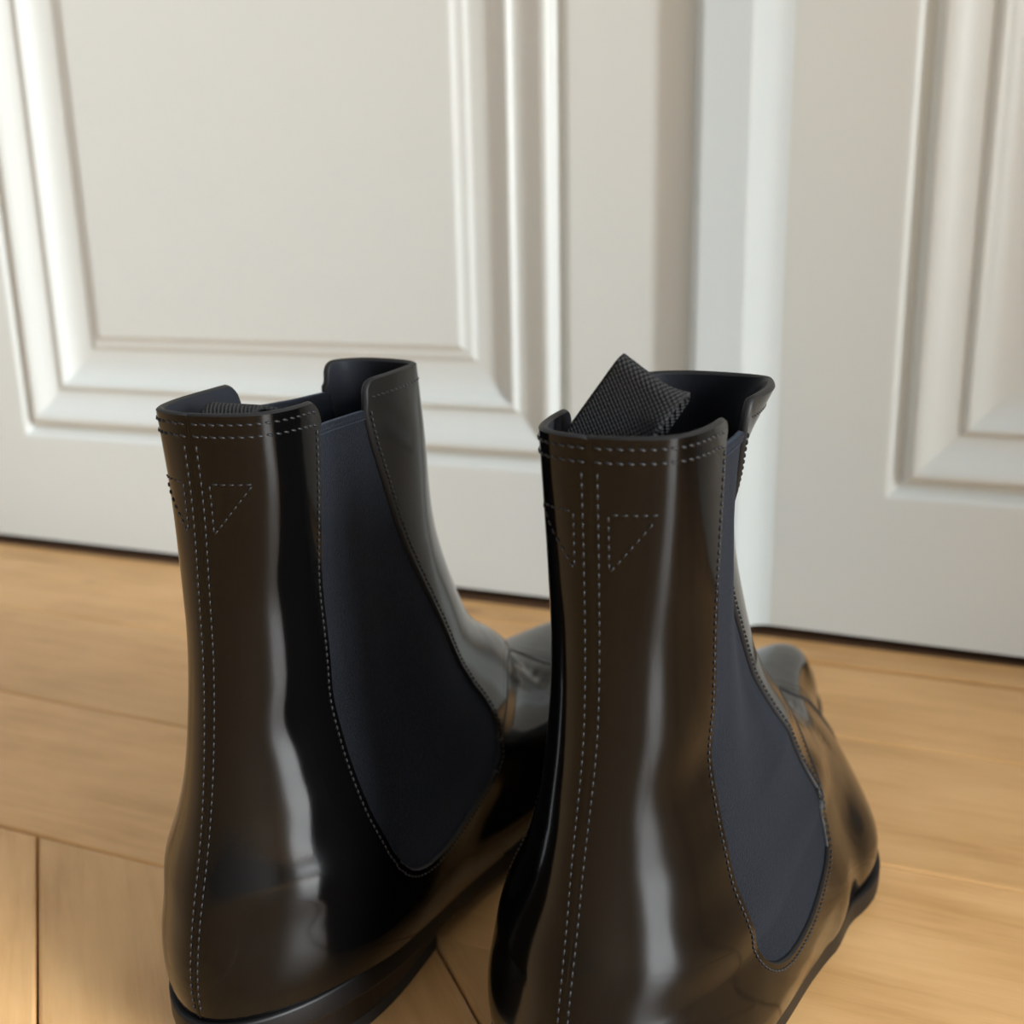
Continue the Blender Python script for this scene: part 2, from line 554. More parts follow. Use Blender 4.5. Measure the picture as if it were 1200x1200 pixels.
class Surf:
    NU, NZ = 560, 300

    def __init__(s, foot, tweak=None, creases=None):
        s.foot = foot
        rows = []
        for z, xb, xf, wl_, wm_ in LEV:
            L = xf - xb
            pts = [(xb, 0)] + [(xb + t * L, -a) for t, a in zip(T, wl_)] + [(xf, .002 if z < .05 else 0)] + [(xb + t * L, a) for t, a in list(zip(T, wm_))[::-1]]
            rows.append(pts)
        P = np.array(rows)                     # levels x 18 x 2
        Pc = np.concatenate([P, P[:, :1]], 1)
        seg = np.linalg.norm(np.diff(Pc, axis=1), axis=2)
        seg = seg / seg.sum(1, keepdims=True)
        uk = np.concatenate([[0], np.cumsum(seg.mean(0))]); uk /= uk[-1]
        # make the front point sit exactly at .5
        uk = np.interp(uk, [0, uk[9], 1], [0, .5, 1])
        us = np.linspace(0, 1, s.NU + 1)
        # periodic by padding
        up_ = np.concatenate([uk[-7:-1] - 1, uk, uk[1:7] + 1])
        dense = []
        for l in range(len(rows)):
            q = np.concatenate([Pc[l][-7:-1], Pc[l], Pc[l][1:7]])
            dense.append(nat_spline(up_, q, us))
        dense = np.array(dense)                # levels x NU+1 x 2
        zl = np.array([r[0] for r in LEV])
        s.zs = np.linspace(zl[0], zl[-1], s.NZ + 1)
        G = nat_spline(zl, dense, s.zs)        # NZ+1 x NU+1 x 2
        # smooth a little for clean reflections
        for it in range(24):
            g = G[:, :-1]
            G2 = g + .25 * (np.roll(g, 1, 1) + np.roll(g, -1, 1) - 2 * g)
            G2[1:-1] += .25 * (G2[:-2] + G2[2:] - 2 * G2[1:-1])
            G = np.concatenate([G2, G2[:, :1]], 1)
        X, Y = G[..., 0], G[..., 1]
        Z = np.repeat(s.zs[:, None], s.NU + 1, 1)
        fade = np.clip((.085 - Z) / (.085 - .026), 0, 1) ** 1.6
        Z = Z + (feather(X) - .026) * fade
        if tweak: X, Y, Z = tweak(X, Y, Z)
        # ankle folds, gentle dents that break up the reflections
        Y = Y * foot
        s.P = np.stack([X, Y, Z], -1)
        for a in creases or ():
            # a: (x, z, nx, nz, half length, half width, depth, side) a shallow fold in side or top view
            s.P = fold(s.P, *a)
        Pp = s.P
        du = np.gradient(np.concatenate([Pp[:, -4:-1], Pp, Pp[:, 1:4]], 1), axis=1)[:, 3:-3]
        dz = np.gradient(Pp, axis=0)
        N = np.cross(dz, du) * foot
        N /= np.linalg.norm(N, axis=2, keepdims=True) + 1e-12
        # outward check
        c = Pp[200].mean(0)
        if ((Pp[200] - c) * N[200]).sum() < 0: N = -N
        s.N = N
        # arc length from back seam along each row (for seam-relative placing)
        ds = np.linalg.norm(np.diff(Pp, axis=1), axis=2)
        s.S = np.concatenate([np.zeros((len(ds), 1)), np.cumsum(ds, 1)], 1)

    def _bil(s, A, u, z):
        u = np.mod(np.asarray(u, float), 1.0000001); z = np.asarray(z, float)
        a = np.clip(u * s.NU, 0, s.NU - 1e-6); i = a.astype(int); fa = a - i
        b = np.clip((z - s.zs[0]) / (s.zs[-1] - s.zs[0]) * s.NZ, 0, s.NZ - 1e-6); j = b.astype(int); fb = b - j
        if A.ndim == 3: fa = fa[..., None]; fb = fb[..., None]
        return (A[j, i] * (1 - fa) + A[j, i + 1] * fa) * (1 - fb) + (A[j + 1, i] * (1 - fa) + A[j + 1, i + 1] * fa) * fb

    def pos(s, u, z, off=0):
        p = s._bil(s.P, u, z)
        return p + s.nor(u, z) * (np.asarray(off)[..., None] if np.ndim(off) else off)

    def nor(s, u, z):
        n = s._bil(s.N, u, z)
        return n / np.linalg.norm(n, axis=-1, keepdims=True)

    def u_at_x(s, x, z, side):
        """side 0: first half (lateral), side 1: second half (medial)"""
        j = int(round((z - s.zs[0]) / (s.zs[-1] - s.zs[0]) * s.NZ)); j = min(max(j, 0), s.NZ)
        h = s.NU // 2
        if side == 0:
            return float(np.interp(x, s.P[j, :h + 1, 0], np.linspace(0, .5, h + 1)))
        return float(np.interp(x, s.P[j, h:, 0][::-1], np.linspace(.5, 1, h + 1)[::-1]))

    def u_at_s(s, dist, z, side):
        j = int(round((z - s.zs[0]) / (s.zs[-1] - s.zs[0]) * s.NZ)); j = min(max(j, 0), s.NZ)
        uu = np.linspace(0, 1, s.NU + 1)
        if side == 0: return float(np.interp(dist, s.S[j], uu))
        return float(np.interp(s.S[j, -1] - dist, s.S[j], uu))


def sidescale(X, Y, Z, lat, med):
    """lat / med: functions (x, z) -> factor for the outer / inner half width"""
    k = .5 + .5 * np.tanh(Y / .004)
    return Y * (lat(X, Z) * (1 - k) + med(X, Z) * k)


def tweak_R(X, Y, Z):
    def sm(a, b, x): t = np.clip((x - a) / (b - a), 0, 1); return t * t * (3 - 2 * t)
    low = 1 - sm(.11, .14, X)
    med = lambda x, z: 1 + (np.interp(z, [.02, .03, .055, .075, .09, .115, .135, .186], [1.15, 1.10, .98, .88, .83, .84, .80, .75]) - 1) * np.where(z < .05, low, 1)
    def lat(x, z):
        f = 1 + (np.interp(z, [.015, .03, .05], [1.17, 1.13, 1.0]) - 1) * low
        f = f * (1 + .06 * np.exp(-((x - .15) / .025) ** 2) * (z < .04) * (1 - sm(.02, .04, z)))
        fr = np.interp(z, [.08, .10, .135, .157, .172, .188], [1, .78, .60, .56, .80, 1.26])
        return f * (1 + (fr - 1) * sm(.055, .09, x) * (1 - sm(.15, .18, x)))
    return X, sidescale(X, Y, Z, lat, med) - .0015 * sm(.08, .12, Z), Z


def tweak_L(X, Y, Z):
    def sm(a, b, x): t = np.clip((x - a) / (b - a), 0, 1); return t * t * (3 - 2 * t)
    low = 1 - sm(.11, .14, X)
    def lat(x, z):
        f = 1 + (np.interp(z, [.02, .03, .045, .06, .085, .105, .13, .16, .186], [1.05, 1.07, 1.08, 1.04, .95, .90, .83, .81, .78]) - 1) * np.where(z < .05, low, 1)
        fr = np.interp(z, [.12, .15, .185], [1, .85, .72])
        return f * (1 + (fr - 1) * sm(.055, .08, x))
    def med(x, z):
        f = 1 - .10 * np.exp(-((x - .10) / .035) ** 2) * (1 - sm(.03, .06, z))
        return f * (1 - .13 * sm(.024, .050, x) * (1 - sm(.065, .10, x)) * sm(.07, .11, z))
    return X, sidescale(X, Y, Z, lat, med) + .0018 * sm(.13, .17, Z), Z


def resample(pts, step, closed=False):
    P = np.array(pts, float)
    if closed: P = np.vstack([P, P[:1]])
    d = np.concatenate([[0], np.cumsum(np.linalg.norm(np.diff(P, axis=0), axis=1))])
    n = max(2, int(round(d[-1] / step)))
    q = np.linspace(0, d[-1], n + 1)
    R = np.stack([np.interp(q, d, P[:, k]) for k in range(P.shape[1])], 1)
    return R[:-1] if closed else R


def catmull(pts, n=10):
    P = np.array(pts, float)
    d = np.concatenate([[0], np.cumsum(np.linalg.norm(np.diff(P, axis=0), axis=1))])
    q = np.linspace(0, d[-1], n * (len(P) - 1) + 1)
    return nat_spline(d, P, q)


# gore outline in side view (x, z level): back edge top -> bottom -> front edge top
GORE_BACK = [(.0430, .186), (.0424, .165), (.0424, .145), (.0424, .125), (.0415, .105), (.0410, .088), (.0418, .074), (.0450, .060), (.0510, .0500)]
GORE_BOT = [(.0600, .0462), (.0700, .0460), (.0850, .0475), (.1000, .0505), (.1110, .0540)]
GORE_FRONT = [(.1165, .0600), (.1165, .0680), (.1110, .0800), (.1020, .0970), (.0910, .1190), (.0800, .1410), (.0705, .1620), (.0655, .1750), (.0640, .186)]


def inside_many(poly, P):
    P = np.asarray(P, float); x, y = P[:, 0], P[:, 1]
    c = np.zeros(len(P), bool)
    Q = np.asarray(poly, float)
    for i in range(len(Q)):
        xi, yi = Q[i]; xj, yj = Q[i - 1]
        if yi == yj: continue
        m = ((yi > y) != (yj > y)) & (x < (xj - xi) * (y - yi) / (yj - yi) + xi)
        c ^= m
    return c


def inside(poly, p):
    x, y = p; c = False
    n = len(poly); j = n - 1
    for i in range(n):
        xi, yi = poly[i]; xj, yj = poly[j]
        if (yi > y) != (yj > y) and x < (xj - xi) * (y - yi) / (yj - yi) + xi: c = not c
        j = i
    return c


def build_boot(root, foot, cfg):
    S = Surf(foot, cfg.get('tweak'), cfg.get('creases'))
    GB_, GT_, GF_ = GORE_BACK, GORE_BOT, GORE_FRONT
    AS = .25                       # domain scale of u
    z0 = S.zs[0]
    rnd = cfg.get('radius', .0045)                    # corner radius at top of panels
    ztop = cfg['ztop']             # function of u
    ztopmax = .1885
    dom = lambda u, z: (u * AS, z)
    gores, fronts, backs = [], [], []
    for side in (0, 1):
        sh = cfg.get('front_shift', {}).get(side, 0)
        bs = cfg.get('back_shift', {}).get(side, 0)
        bk = [(x + bs * min(1, max(0, (z - .10) / .06)), z) for x, z in GORE_BACK]
        fr = [(x + sh * min(1, max(0, (z - .09) / .07)), z) for x, z in GORE_FRONT]
        gz = cfg.get('gore_drop', 0)
        dr = lambda L: [(x, z - gz * (lambda t: t * t * (3 - 2 * t))(min(1, max(0, (.10 - z) / .05)))) for x, z in L]
        line = catmull(dr(bk + GORE_BOT + fr), 8)
        n = [(S.u_at_x(x, z, side), z) for x, z in line]
        gores.append(np.array(n))
    # ---- boundaries in domain space
    zg = ztop(.2) - .0075           # top of the elastic
    E_curves = []                   # constraint polylines
    D = lambda arr: np.array([(u * AS, z) for u, z in arr])
    gd = [D(g) for g in gores]
    # top line of each panel with rounded corners at the gores

    def top_curve(u_a, u_b, round_a, round_b):
        us = np.linspace(u_a, u_b, 60)
        out = []
        for u in us:
            z = ztop(u)
            da = abs(u - u_a) * AS; db = abs(u_b - u) * AS
            for dd, fl_ in ((da, round_a), (db, round_b)):
                if fl_ and dd < rnd: z -= rnd * (1 - math.sqrt(max(0, 1 - (1 - dd / rnd) ** 2)))
            out.append((u * AS, z))
        return np.array(out)
    # gore edges split where they meet the rounded corners
    ub0, uf0 = gores[0][0][0], gores[0][-1][0]
    ub1, uf1 = gores[1][0][0], gores[1][-1][0]

    def cut(arr, zmax):
        return arr[arr[:, 1] <= zmax]
    q0 = top_curve(0, ub0, False, True)
    ft = top_curve(uf0, uf1, True, True)
    q1 = top_curve(ub1, 1, True, False)

    def gore_path(g, za, zb):
        g = g[(g[:, 1] < .16) | True]
        i0 = 0
        while g[i0][1] > za: i0 += 1
        i1 = len(g) - 1
        while g[i1][1] > zb: i1 -= 1
        return g[i0:i1 + 1]
    g0 = gore_path(gd[0], q0[-1][1] - .0004, ft[0][1] - .0004)
    g1 = gore_path(gd[1], q1[0][1] - .0004, ft[-1][1] - .0004)
    step = .00135
    # upper outline (all leather): closed polygon in domain
    outline = np.vstack([q0, g0, ft, g1[::-1], q1, [(AS, z0)], [(0, z0)]])
    outline = resample(outline, step, True)
    # gore sheet outline (slightly under the leather)
    gore_polys = []
    for g in gd:
        c = g.mean(0)
        gp = g[(g[:, 1] <= zg)]
        gp = np.vstack([[np.interp(zg, g[:20, 1][::-1], g[:20, 0][::-1]), zg], gp, [np.interp(zg, g[-20:, 1], g[-20:, 0]), zg]])
        # push outward a little
        q = []
        area = sum(gp[k - 1][0] * gp[k][1] - gp[k][0] * gp[k - 1][1] for k in range(len(gp)))
        sgn = 1 if area > 0 else -1
        for i in range(len(gp)):
            a, b_ = gp[max(i - 2, 0)], gp[min(i + 2, len(gp) - 1)]
            t = (b_ - a) / (np.linalg.norm(b_ - a) + 1e-9)
            nn = np.array([t[1], -t[0]]) * sgn
            q.append(gp[i] + nn * .0016)
        q = np.array(q)
        q[0][1] = q[-1][1] = zg
        gore_polys.append(resample(q, step, True))
    # seams that split the leather: side seam, vamp seam, toe seam
    seams = []
    reg_polys = {}
    gz = cfg.get('gore_drop', 0)
    for side in (0, 1):
        a = catmull([(.1110, .0540 - gz), (.1150, .046 - gz * .8), (.1180, .036 - gz * .4), (.1190, z0)], 8)
        a = [(S.u_at_x(x, z, side) * AS, z) for x, z in a]
        b_ = catmull([(.1162, .0610 - gz * .8), (.1260, .0655), (.1400, .0690), (.1560, .0702), (.1720, .0690), (.1800, .0680)], 8)
        b_ = [(S.u_at_x(x, z, side) * AS, z) for x, z in b_]
        b_[-1] = (.5 * AS, .0668)
        c = catmull([(.5 * AS, .0605), ((S.u_at_x(.205, .0545, side)) * AS, .0545), ((S.u_at_x(.216, .047, side)) * AS, .047),
                     ((S.u_at_x(.221, .037, side)) * AS, .037), ((S.u_at_x(.222, z0, side)) * AS, z0)], 8)
        seams.append((np.array(a), np.array(b_), np.array(c)))
    (a0, b0, c0), (a1, b1_, c1) = seams
    toe = np.vstack([c0[::-1], c1[1:]])                                  # polygon through sole line
    i0 = np.argmin([np.hypot(*(p - b0[0])) for p in g0]); i0e = np.argmin([np.hypot(*(p - a0[0])) for p in g0])
    i1 = np.argmin([np.hypot(*(p - b1_[0])) for p in g1]); i1e = np.argmin([np.hypot(*(p - a1[0])) for p in g1])
    vamp = np.vstack([a0[::-1], g0[min(i0, i0e):max(i0, i0e) + 1], b0, b1_[::-1], g1[min(i1, i1e):max(i1, i1e) + 1][::-1], a1])
    # ---- CDT
    hu, hz = .0014, .0014
    pts = []
    for j, z in enumerate(np.arange(z0, ztopmax + hz, hz * .98)):
        for i, a in enumerate(np.arange(0, AS + hu / 2, hu)):
            pts.append((min(a, AS), z))
    pts = np.array(pts)
    cons = [(outline, True)] + [(resample(x, step), False) for x in (a0, b0, c0, a1, b1_, c1)]
    allc = np.vstack([c[0] for c in cons])
    # discard grid points too near to a constraint

    def far(P, Cc, r):
        keep = np.ones(len(P), bool)
        from mathutils.kdtree import KDTree
        t = KDTree(len(Cc))
        for i, c in enumerate(Cc): t.insert((c[0], c[1], 0), i)
        t.balance()
        for i, p in enumerate(P): keep[i] = t.find((p[0], p[1], 0))[2] > r
        return keep

    def triangulate(cons, pts, test):
        Cc = np.vstack([c[0] for c in cons])
        P = pts[far(pts, Cc, step * .62)]
        P = P[inside_many(test, P)]
        verts = [Vector((float(x), float(y))) for x, y in P]
        edges = []
        for c, closed in cons:
            i = len(verts)
            verts += [Vector((float(x), float(y))) for x, y in c]
            n = len(c)
            edges += [(i + k, i + k + 1) for k in range(n - 1)]
            if closed: edges.append((i + n - 1, i))
        r = delaunay_2d_cdt(verts, edges, [], 0, 1e-7)
        vv = np.array([(v.x, v.y) for v in r[0]])
        tt = np.array([t for t in r[2] if len(t) == 3])
        cen = vv[tt].mean(1)
        # drop slivers
        return vv, tt, cen

    out_poly = [tuple(p) for p in outline]
    vv, tt, cen = triangulate(cons, pts, out_poly)
    toe_p, vamp_p = [tuple(p) for p in toe], [tuple(p) for p in vamp]
    g_lo0, g_lo1 = a0, a1
    region = []
    quarter0 = np.vstack([[(0, z0)], [(0, .2)], [(ub0 * AS, .2)], g0[:max(i0e, 1)], a0])
    quarter1 = np.vstack([[(AS, z0)], [(AS, .2)], [(ub1 * AS, .2)], g1[:max(i1e, 1)], a1])
    q0p, q1p = [tuple(p) for p in quarter0], [tuple(p) for p in quarter1]
    m_out, m_toe, m_q0, m_q1, m_vp = (inside_many(p, cen) for p in (out_poly, toe_p, q0p, q1p, vamp_p))
    region = np.where(~m_out, '-', np.where(m_toe, 'toe', np.where(m_q0, 'q0', np.where(m_q1, 'q1', np.where(m_vp, 'vamp', 'front')))))

    def sheet(name, tris, vv, off, thick, m, m_edge, bulge=.0006, lining=None):
        used = np.unique(tris)
        idx = -np.ones(len(vv), int); idx[used] = np.arange(len(used))
        t = idx[tris]
        U, Z = vv[used, 0] / AS, vv[used, 1]
        U = np.clip(U, 0, 1)
        # u=1 must not wrap to 0
        Po = S.pos(U, Z, off); No = S.nor(U, Z)
        # orient
        a, b_, c = Po[t[:, 0]], Po[t[:, 1]], Po[t[:, 2]]
        fn = np.cross(b_ - a, c - a)
        flip = (fn * No[t[:, 0]]).sum(1) < 0
        t[flip] = t[flip][:, ::-1]
        n = len(used)
        Pi = S.pos(U, Z, off - thick)
        V = [Po, Pi]; Nn = [No, -No]
        faces = [tuple(x) for x in t]
        fm = [0] * len(faces)
        faces += [(x[2] + n, x[1] + n, x[0] + n) for x in t]
        fm += [2] * len(t)
        # boundary
        cnt = {}
        for x in t:
            for k in range(3):
                e = (x[k], x[(k + 1) % 3])
                if (e[1], e[0]) in cnt: cnt.pop((e[1], e[0]))
                else: cnt[e] = 1
        be = list(cnt)
        bd = {}
        for e in be:
            d = Po[e[1]] - Po[e[0]]
            o_ = np.cross(d, No[e[0]]); o_ /= (np.linalg.norm(o_) + 1e-12)
            for k in e: bd[k] = bd.get(k, 0) + o_
        bi = {k: i for i, k in enumerate(bd)}
        B = np.array([bd[k] / (np.linalg.norm(bd[k]) + 1e-12) for k in bd]); kk = np.array(list(bd))
        nxt = {bi[e[0]]: bi[e[1]] for e in be}
        ia = np.array([k for k in nxt]); ib = np.array([nxt[k] for k in nxt])
        for _ in range(6):
            Bn = B.copy(); np.add.at(Bn, ia, B[ib]); np.add.at(Bn, ib, B[ia]); B = Bn / (np.linalg.norm(Bn, axis=1, keepdims=True) + 1e-12)
        prof = [(0, 0, .75), (.28, .72, .35), (.5, 1, 0), (.72, .72, -.35), (1, 0, -.75)]
        base = 2 * n
        for d, bu, nn in prof:
            V.append(S.pos(U[kk], Z[kk], off - thick * d) + B * bulge * bu)
            q = B * math.sqrt(1 - nn * nn) + No[kk] * nn
            Nn.append(q / np.linalg.norm(q, axis=1, keepdims=True))
        nb = len(kk)
        for e in be:
            a, b_ = bi[e[0]], bi[e[1]]
            for k in range(len(prof) - 1):
                faces.append((base + k * nb + b_, base + k * nb + a, base + (k + 1) * nb + a, base + (k + 1) * nb + b_))
                fm.append(1)
        o = meshobj(name, np.vstack(V), faces, m, root, normals=np.vstack(Nn))
        o.data.materials.append(m_edge)
        o.data.materials.append(lining or m)
        o.data.polygons.foreach_set('material_index', fm)
        return o

    TH = .0021
    sheet('quarter', tt[region == 'q0'], vv, .0009, TH, LEATHER, EDGE, lining=LINING)
    sheet('quarter', tt[region == 'q1'], vv, .0009, TH, LEATHER, EDGE, lining=LINING)
    sheet('shaft_front', tt[region == 'front'], vv, .0009, TH, LEATHER, EDGE, lining=LINING)
    sheet('vamp', tt[region == 'vamp'], vv, .0006, TH, LEATHER, EDGE, lining=LINING)
    sheet('toe_cap', tt[region == 'toe'], vv, -.0001, TH, LEATHER, EDGE, lining=LINING)
    for gp in gore_polys:
        gpl = [tuple(p) for p in gp]
        v2, t2, c2 = triangulate([(gp, True)], pts, gpl)
        ok = inside_many(gpl, c2)
        sheet('elastic_gore', t2[ok], v2, -.0003, .0011, ELASTIC, ELASTIC, bulge=.0003, lining=ELASTIC)

    # woven binding along the top of each elastic
    for side, gp in enumerate(gore_polys):
        xs = gp[np.abs(gp[:, 1] - zg) < 1e-6][:, 0] if (np.abs(gp[:, 1] - zg) < 1e-6).any() else gp[:, 0]
        ua, ub = xs.min() / AS, xs.max() / AS
        uu = np.linspace(ua, ub, 40)
        prof_ = [(-.0022, -.0004), (-.0021, .0001), (-.0015, .0003), (-.0012, .00005), (-.0009, .0003), (0, .0003), (.0004, .0000), (.0004, -.0013), (-.0002, -.0018), (-.0022, -.0017)]
        V = np.vstack([S.pos(uu, np.full(40, zg + dz_), np.full(40, of_)) for dz_, of_ in prof_])
        Fc = [(k * 40 + i, k * 40 + i + 1, (k + 1) * 40 + i + 1, (k + 1) * 40 + i) for k in range(len(prof_) - 1) for i in range(39)]
        meshobj('elastic_binding', V, Fc, ELASTIC, root)

    # ---- stitching
    SV, SF = [], []

    def stitch_line(uz, pitch=.0021, ln=.00145, r=.00023, off=.00098, slant=0.0):
        """uz: list of (u,z); dashes along the line on the surface"""
        uz = np.array(uz)
        P = S.pos(uz[:, 0], uz[:, 1], off)
        d = np.concatenate([[0], np.cumsum(np.linalg.norm(np.diff(P, axis=0), axis=1))])
        n = int(d[-1] / pitch)
        for k in range(n):
            m0 = (k + .5) * pitch
            if m0 + ln / 2 > d[-1]: break
            def at(q):
                u = np.interp(q, d, uz[:, 0]); z = np.interp(q, d, uz[:, 1])
                return S.pos(np.array([u]), np.array([z]), off)[0], S.nor(np.array([u]), np.array([z]))[0]
            p0, n0 = at(m0 - ln / 2); p1, n1 = at(m0 + ln / 2)
            t = p1 - p0; t /= np.linalg.norm(t) + 1e-12
            s_ = np.cross(n0, t)
            p0 = p0 + s_ * slant * ln; p1 = p1 - s_ * slant * ln
            i = len(SV)
            for q, f_, h in ((0, .35, -.6), (.2, 1, 0), (.5, 1.1, .15), (.8, 1, 0), (1, .35, -.6)):
                c = p0 * (1 - q) + p1 * q + n0 * r * h
                for a in range(5):
                    an = a * 2 * math.pi / 5
                    SV.append(c + (s_ * math.cos(an) + n0 * math.sin(an)) * r * f_)
            for q in range(4):
                for a in range(5):
                    b_ = (a + 1) % 5
                    SF.append((i + q * 5 + a, i + q * 5 + b_, i + q * 5 + 5 + b_, i + q * 5 + 5 + a))
            SF.append(tuple(i + a for a in range(5))[::-1]); SF.append(tuple(i + 20 + a for a in range(5)))

    for side in (0, 1):
        sg = 1 if side == 0 else -1
        g = gores[side]
        # distance offset in true surface metres (approximate by perimeter of row)
        def off_line(g, dist, za=None):
            out = []
            P = S.pos(g[:, 0], g[:, 1])
            for i in range(len(g)):
                a, b_ = P[max(i - 1, 0)], P[min(i + 1, len(g) - 1)]
                t = b_ - a; t /= np.linalg.norm(t)
                nn = S.nor(g[i:i + 1, 0], g[i:i + 1, 1])[0]
                w_ = np.cross(t, nn) * sg * foot
                # outward = away from gore centre
                tgt = P[i] + w_ * dist
                # convert to u,z by local jacobian
                e = 1e-3
                pu = (S.pos(g[i:i + 1, 0] + e, g[i:i + 1, 1])[0] - P[i]) / e
                pz = (S.pos(g[i:i + 1, 0], g[i:i + 1, 1] - e)[0] - P[i]) / -e
                J = np.stack([pu, pz], 1)
                sol = np.linalg.lstsq(J, tgt - P[i], rcond=None)[0]
                out.append((g[i][0] + sol[0], g[i][1] + sol[1]))
            return np.array(out)
        ol = off_line(g, .0016)
        # verify it is outside the gore; else flip
        gp = [tuple(p) for p in D(g)] + [(g[-1][0] * AS, .3), (g[0][0] * AS, .3)]
        mid = len(ol) // 4
        if inside(gp, (ol[mid][0] * AS, ol[mid][1])): ol = off_line(g, -.0016)
        ol = ol[(ol[:, 1] < ztop(.2) - .0055)]
        stitch_line(ol, pitch=.0019, ln=.00145, r=.00026, slant=.06)
        # top rows
        for dz in (.0020, .0050):
            u1 = g[0][0]
            us = np.linspace(0.002 if side == 0 else .998, u1 - sg * .0115 * (1 if dz > .003 else .8), 60)
            stitch_line([(u, ztop(u) - dz - (.0012 * math.exp(-abs(u - u1) * AS / .004) if dz < .003 else .002 * math.exp(-abs(u - u1) * AS / .005))) for u in us], pitch=.0023, ln=.0017, r=.0003, slant=.12)
        us = np.linspace(g[-1][0] + sg * .011, .5, 60)
        stitch_line([(u, ztop(u) - .0045) for u in us], pitch=.0023, ln=.0017, slant=.1)
        # back seam, one row each side, closing towards the heel
        zz = np.linspace(ztop(0) - .007, .028, 160)
        stitch_line([(S.u_at_s(np.interp(z, [.03, .07, .12, .18], [.0010, .0012, .0015, .0017]), z, side) , z) for z in zz], pitch=.0022, ln=.0016, r=.00025)
        # pull-tab tack: triangle
        za, zb = .1678, .1548
        s0_, s1_ = .0038, .0142
        tri = []
        pl = [(s1_, za), (s0_, za), (s0_, zb), (s1_, za)]
        for (sa, z_a), (sb, z_b) in zip(pl[:-1], pl[1:]):
            L_ = [(S.u_at_s(sa + (sb - sa) * q, z_a + (z_b - z_a) * q, side), z_a + (z_b - z_a) * q) for q in np.linspace(0, 1, 20)]
            stitch_line(L_, pitch=.0021, ln=.0014, r=.00025)
        # vamp and toe seams
        a_, b_, c_ = seams[side]
        for c, dd in ((b_, .0018), (c_, -.0016)):
            uz = np.array([(p[0] / AS, p[1] + dd) for p in c])
            uz = uz[(uz[:, 1] > z0 + .001)]
            stitch_line(uz, pitch=.0019, ln=.0014, r=.00022, off=.0008)
    # folded leather edge along the toe seam and the two instep seams
    for nm_, c, hw in [('toe_seam', np.vstack([c0[::-1], c1[1:]]), .0011), ('instep_seam', b0, .0008), ('instep_seam', b1_, .0008)]:
        c = resample(c[c[:, 1] > z0 + .0008] if nm_ == 'toe_seam' else c, .0016)
        U_, Z_ = c[:, 0] / AS, c[:, 1]
        Pc_ = S.pos(U_, Z_, .0006); Nc_ = S.nor(U_, Z_)
        Tc_ = np.gradient(Pc_, axis=0); Tc_ /= np.linalg.norm(Tc_, axis=1, keepdims=True)
        Sc_ = np.cross(Nc_, Tc_)
        V = np.vstack([Pc_ + Sc_ * hw * a_ + Nc_ * h_ for a_, h_ in ((-1.2, -.0009), (-.8, .0002), (-.3, .0005), (.3, .0005), (.8, .0002), (1.2, -.0009))])
        n_ = len(c)
        meshobj(nm_, V, [(k * n_ + i, k * n_ + i + 1, (k + 1) * n_ + i + 1, (k + 1) * n_ + i) for k in range(5) for i in range(n_ - 1)], EDGE, root)
    so = meshobj('stitching', SV, SF, THREAD, root)
    so['kind'] = 'stuff'

    # ---- back seam ridge
    zz = np.linspace(z0 + .001, ztop(0) - .001, 90)
    Pz = S.pos(np.zeros(90), zz, .0010); Nz = S.nor(np.zeros(90), zz)
    V, Fc = [], []
    for k in range(90):
        t = np.array([0, 1.0, 0])
        for w_, h in ((-.00055, -.0004), (-.0003, .00012), (0, -.0001), (.0003, .00012), (.00055, -.0004)):
            V.append(Pz[k] + t * w_ + Nz[k] * h)
    for k in range(89):
        for j in range(4):
            Fc.append((k * 5 + j, k * 5 + j + 1, k * 5 + j + 6, k * 5 + j + 5))
    meshobj('back_seam', V, Fc, LEATHER, root)

    # ---- sole with welt, following the feather line
    row = S.P[0]
    nS = 140
    ii = np.linspace(0, S.NU, nS + 1).astype(int)[:-1]
    R = row[ii].copy()
    Tn = np.roll(R, -1, 0) - np.roll(R, 1, 0); Tn[:, 2] = 0
    On = np.stack([Tn[:, 1], -Tn[:, 0], 0 * Tn[:, 0]], 1); On /= np.linalg.norm(On, axis=1, keepdims=True)
    if (On * (R - R.mean(0))).sum() < 0: On = -On
    x = R[:, 0]
    ftz = feather(x)
    bot = np.interp(x, [-.01, .03, .06, .10, .14, .19, .25, .30], [.0200, .0190, .0155, .0080, .0022, .0004, .0018, .0055])
    wid = np.interp(x, [-.01, .03, .06, .11, .15, .25, .3], [.0030, .0014, .0004, .0006, .0026, .0032, .0030])
    rings = []
    for f_, k in ((-6, 1.0), (-.2, 1.0), (.6, 1.04), (.93, 1.0), (1.0, .9), (.98, .25), (.92, .08), (.8, 0), (-6, 0)):
        q = R + On * (wid * f_ if f_ > -1 else -.006)[:, None] if f_ > -1 else R - On * .006
        zz_ = bot + (ftz + .0004 - bot) * k
        q = q.copy(); q[:, 2] = zz_
        rings.append(q)
    V = np.vstack(rings); Fc = []
    nr = len(rings)
    for k in range(nr - 1):
        for i in range(nS):
            j = (i + 1) % nS
            fc = (k * nS + i, k * nS + j, (k + 1) * nS + j, (k + 1) * nS + i)
            Fc.append(fc if foot > 0 else fc[::-1])
    Fc.append(tuple(range(nS)) if foot > 0 else tuple(range(nS))[::-1])
    Fc.append(tuple(range((nr - 1) * nS, nr * nS))[::-1] if foot > 0 else tuple(range((nr - 1) * nS, nr * nS)))
    meshobj('sole', V, Fc, SOLEM, root)

    # ---- stacked heel block and its rubber cap
    hx = .078
    sel = [k for k in range(nS) if x[k] < hx]
    # order around the heel starting at one breast corner
    order = sorted(sel, key=lambda k: (k + nS // 2) % nS)
    H = R[order]; Oh = On[order]; wh = wid[order]

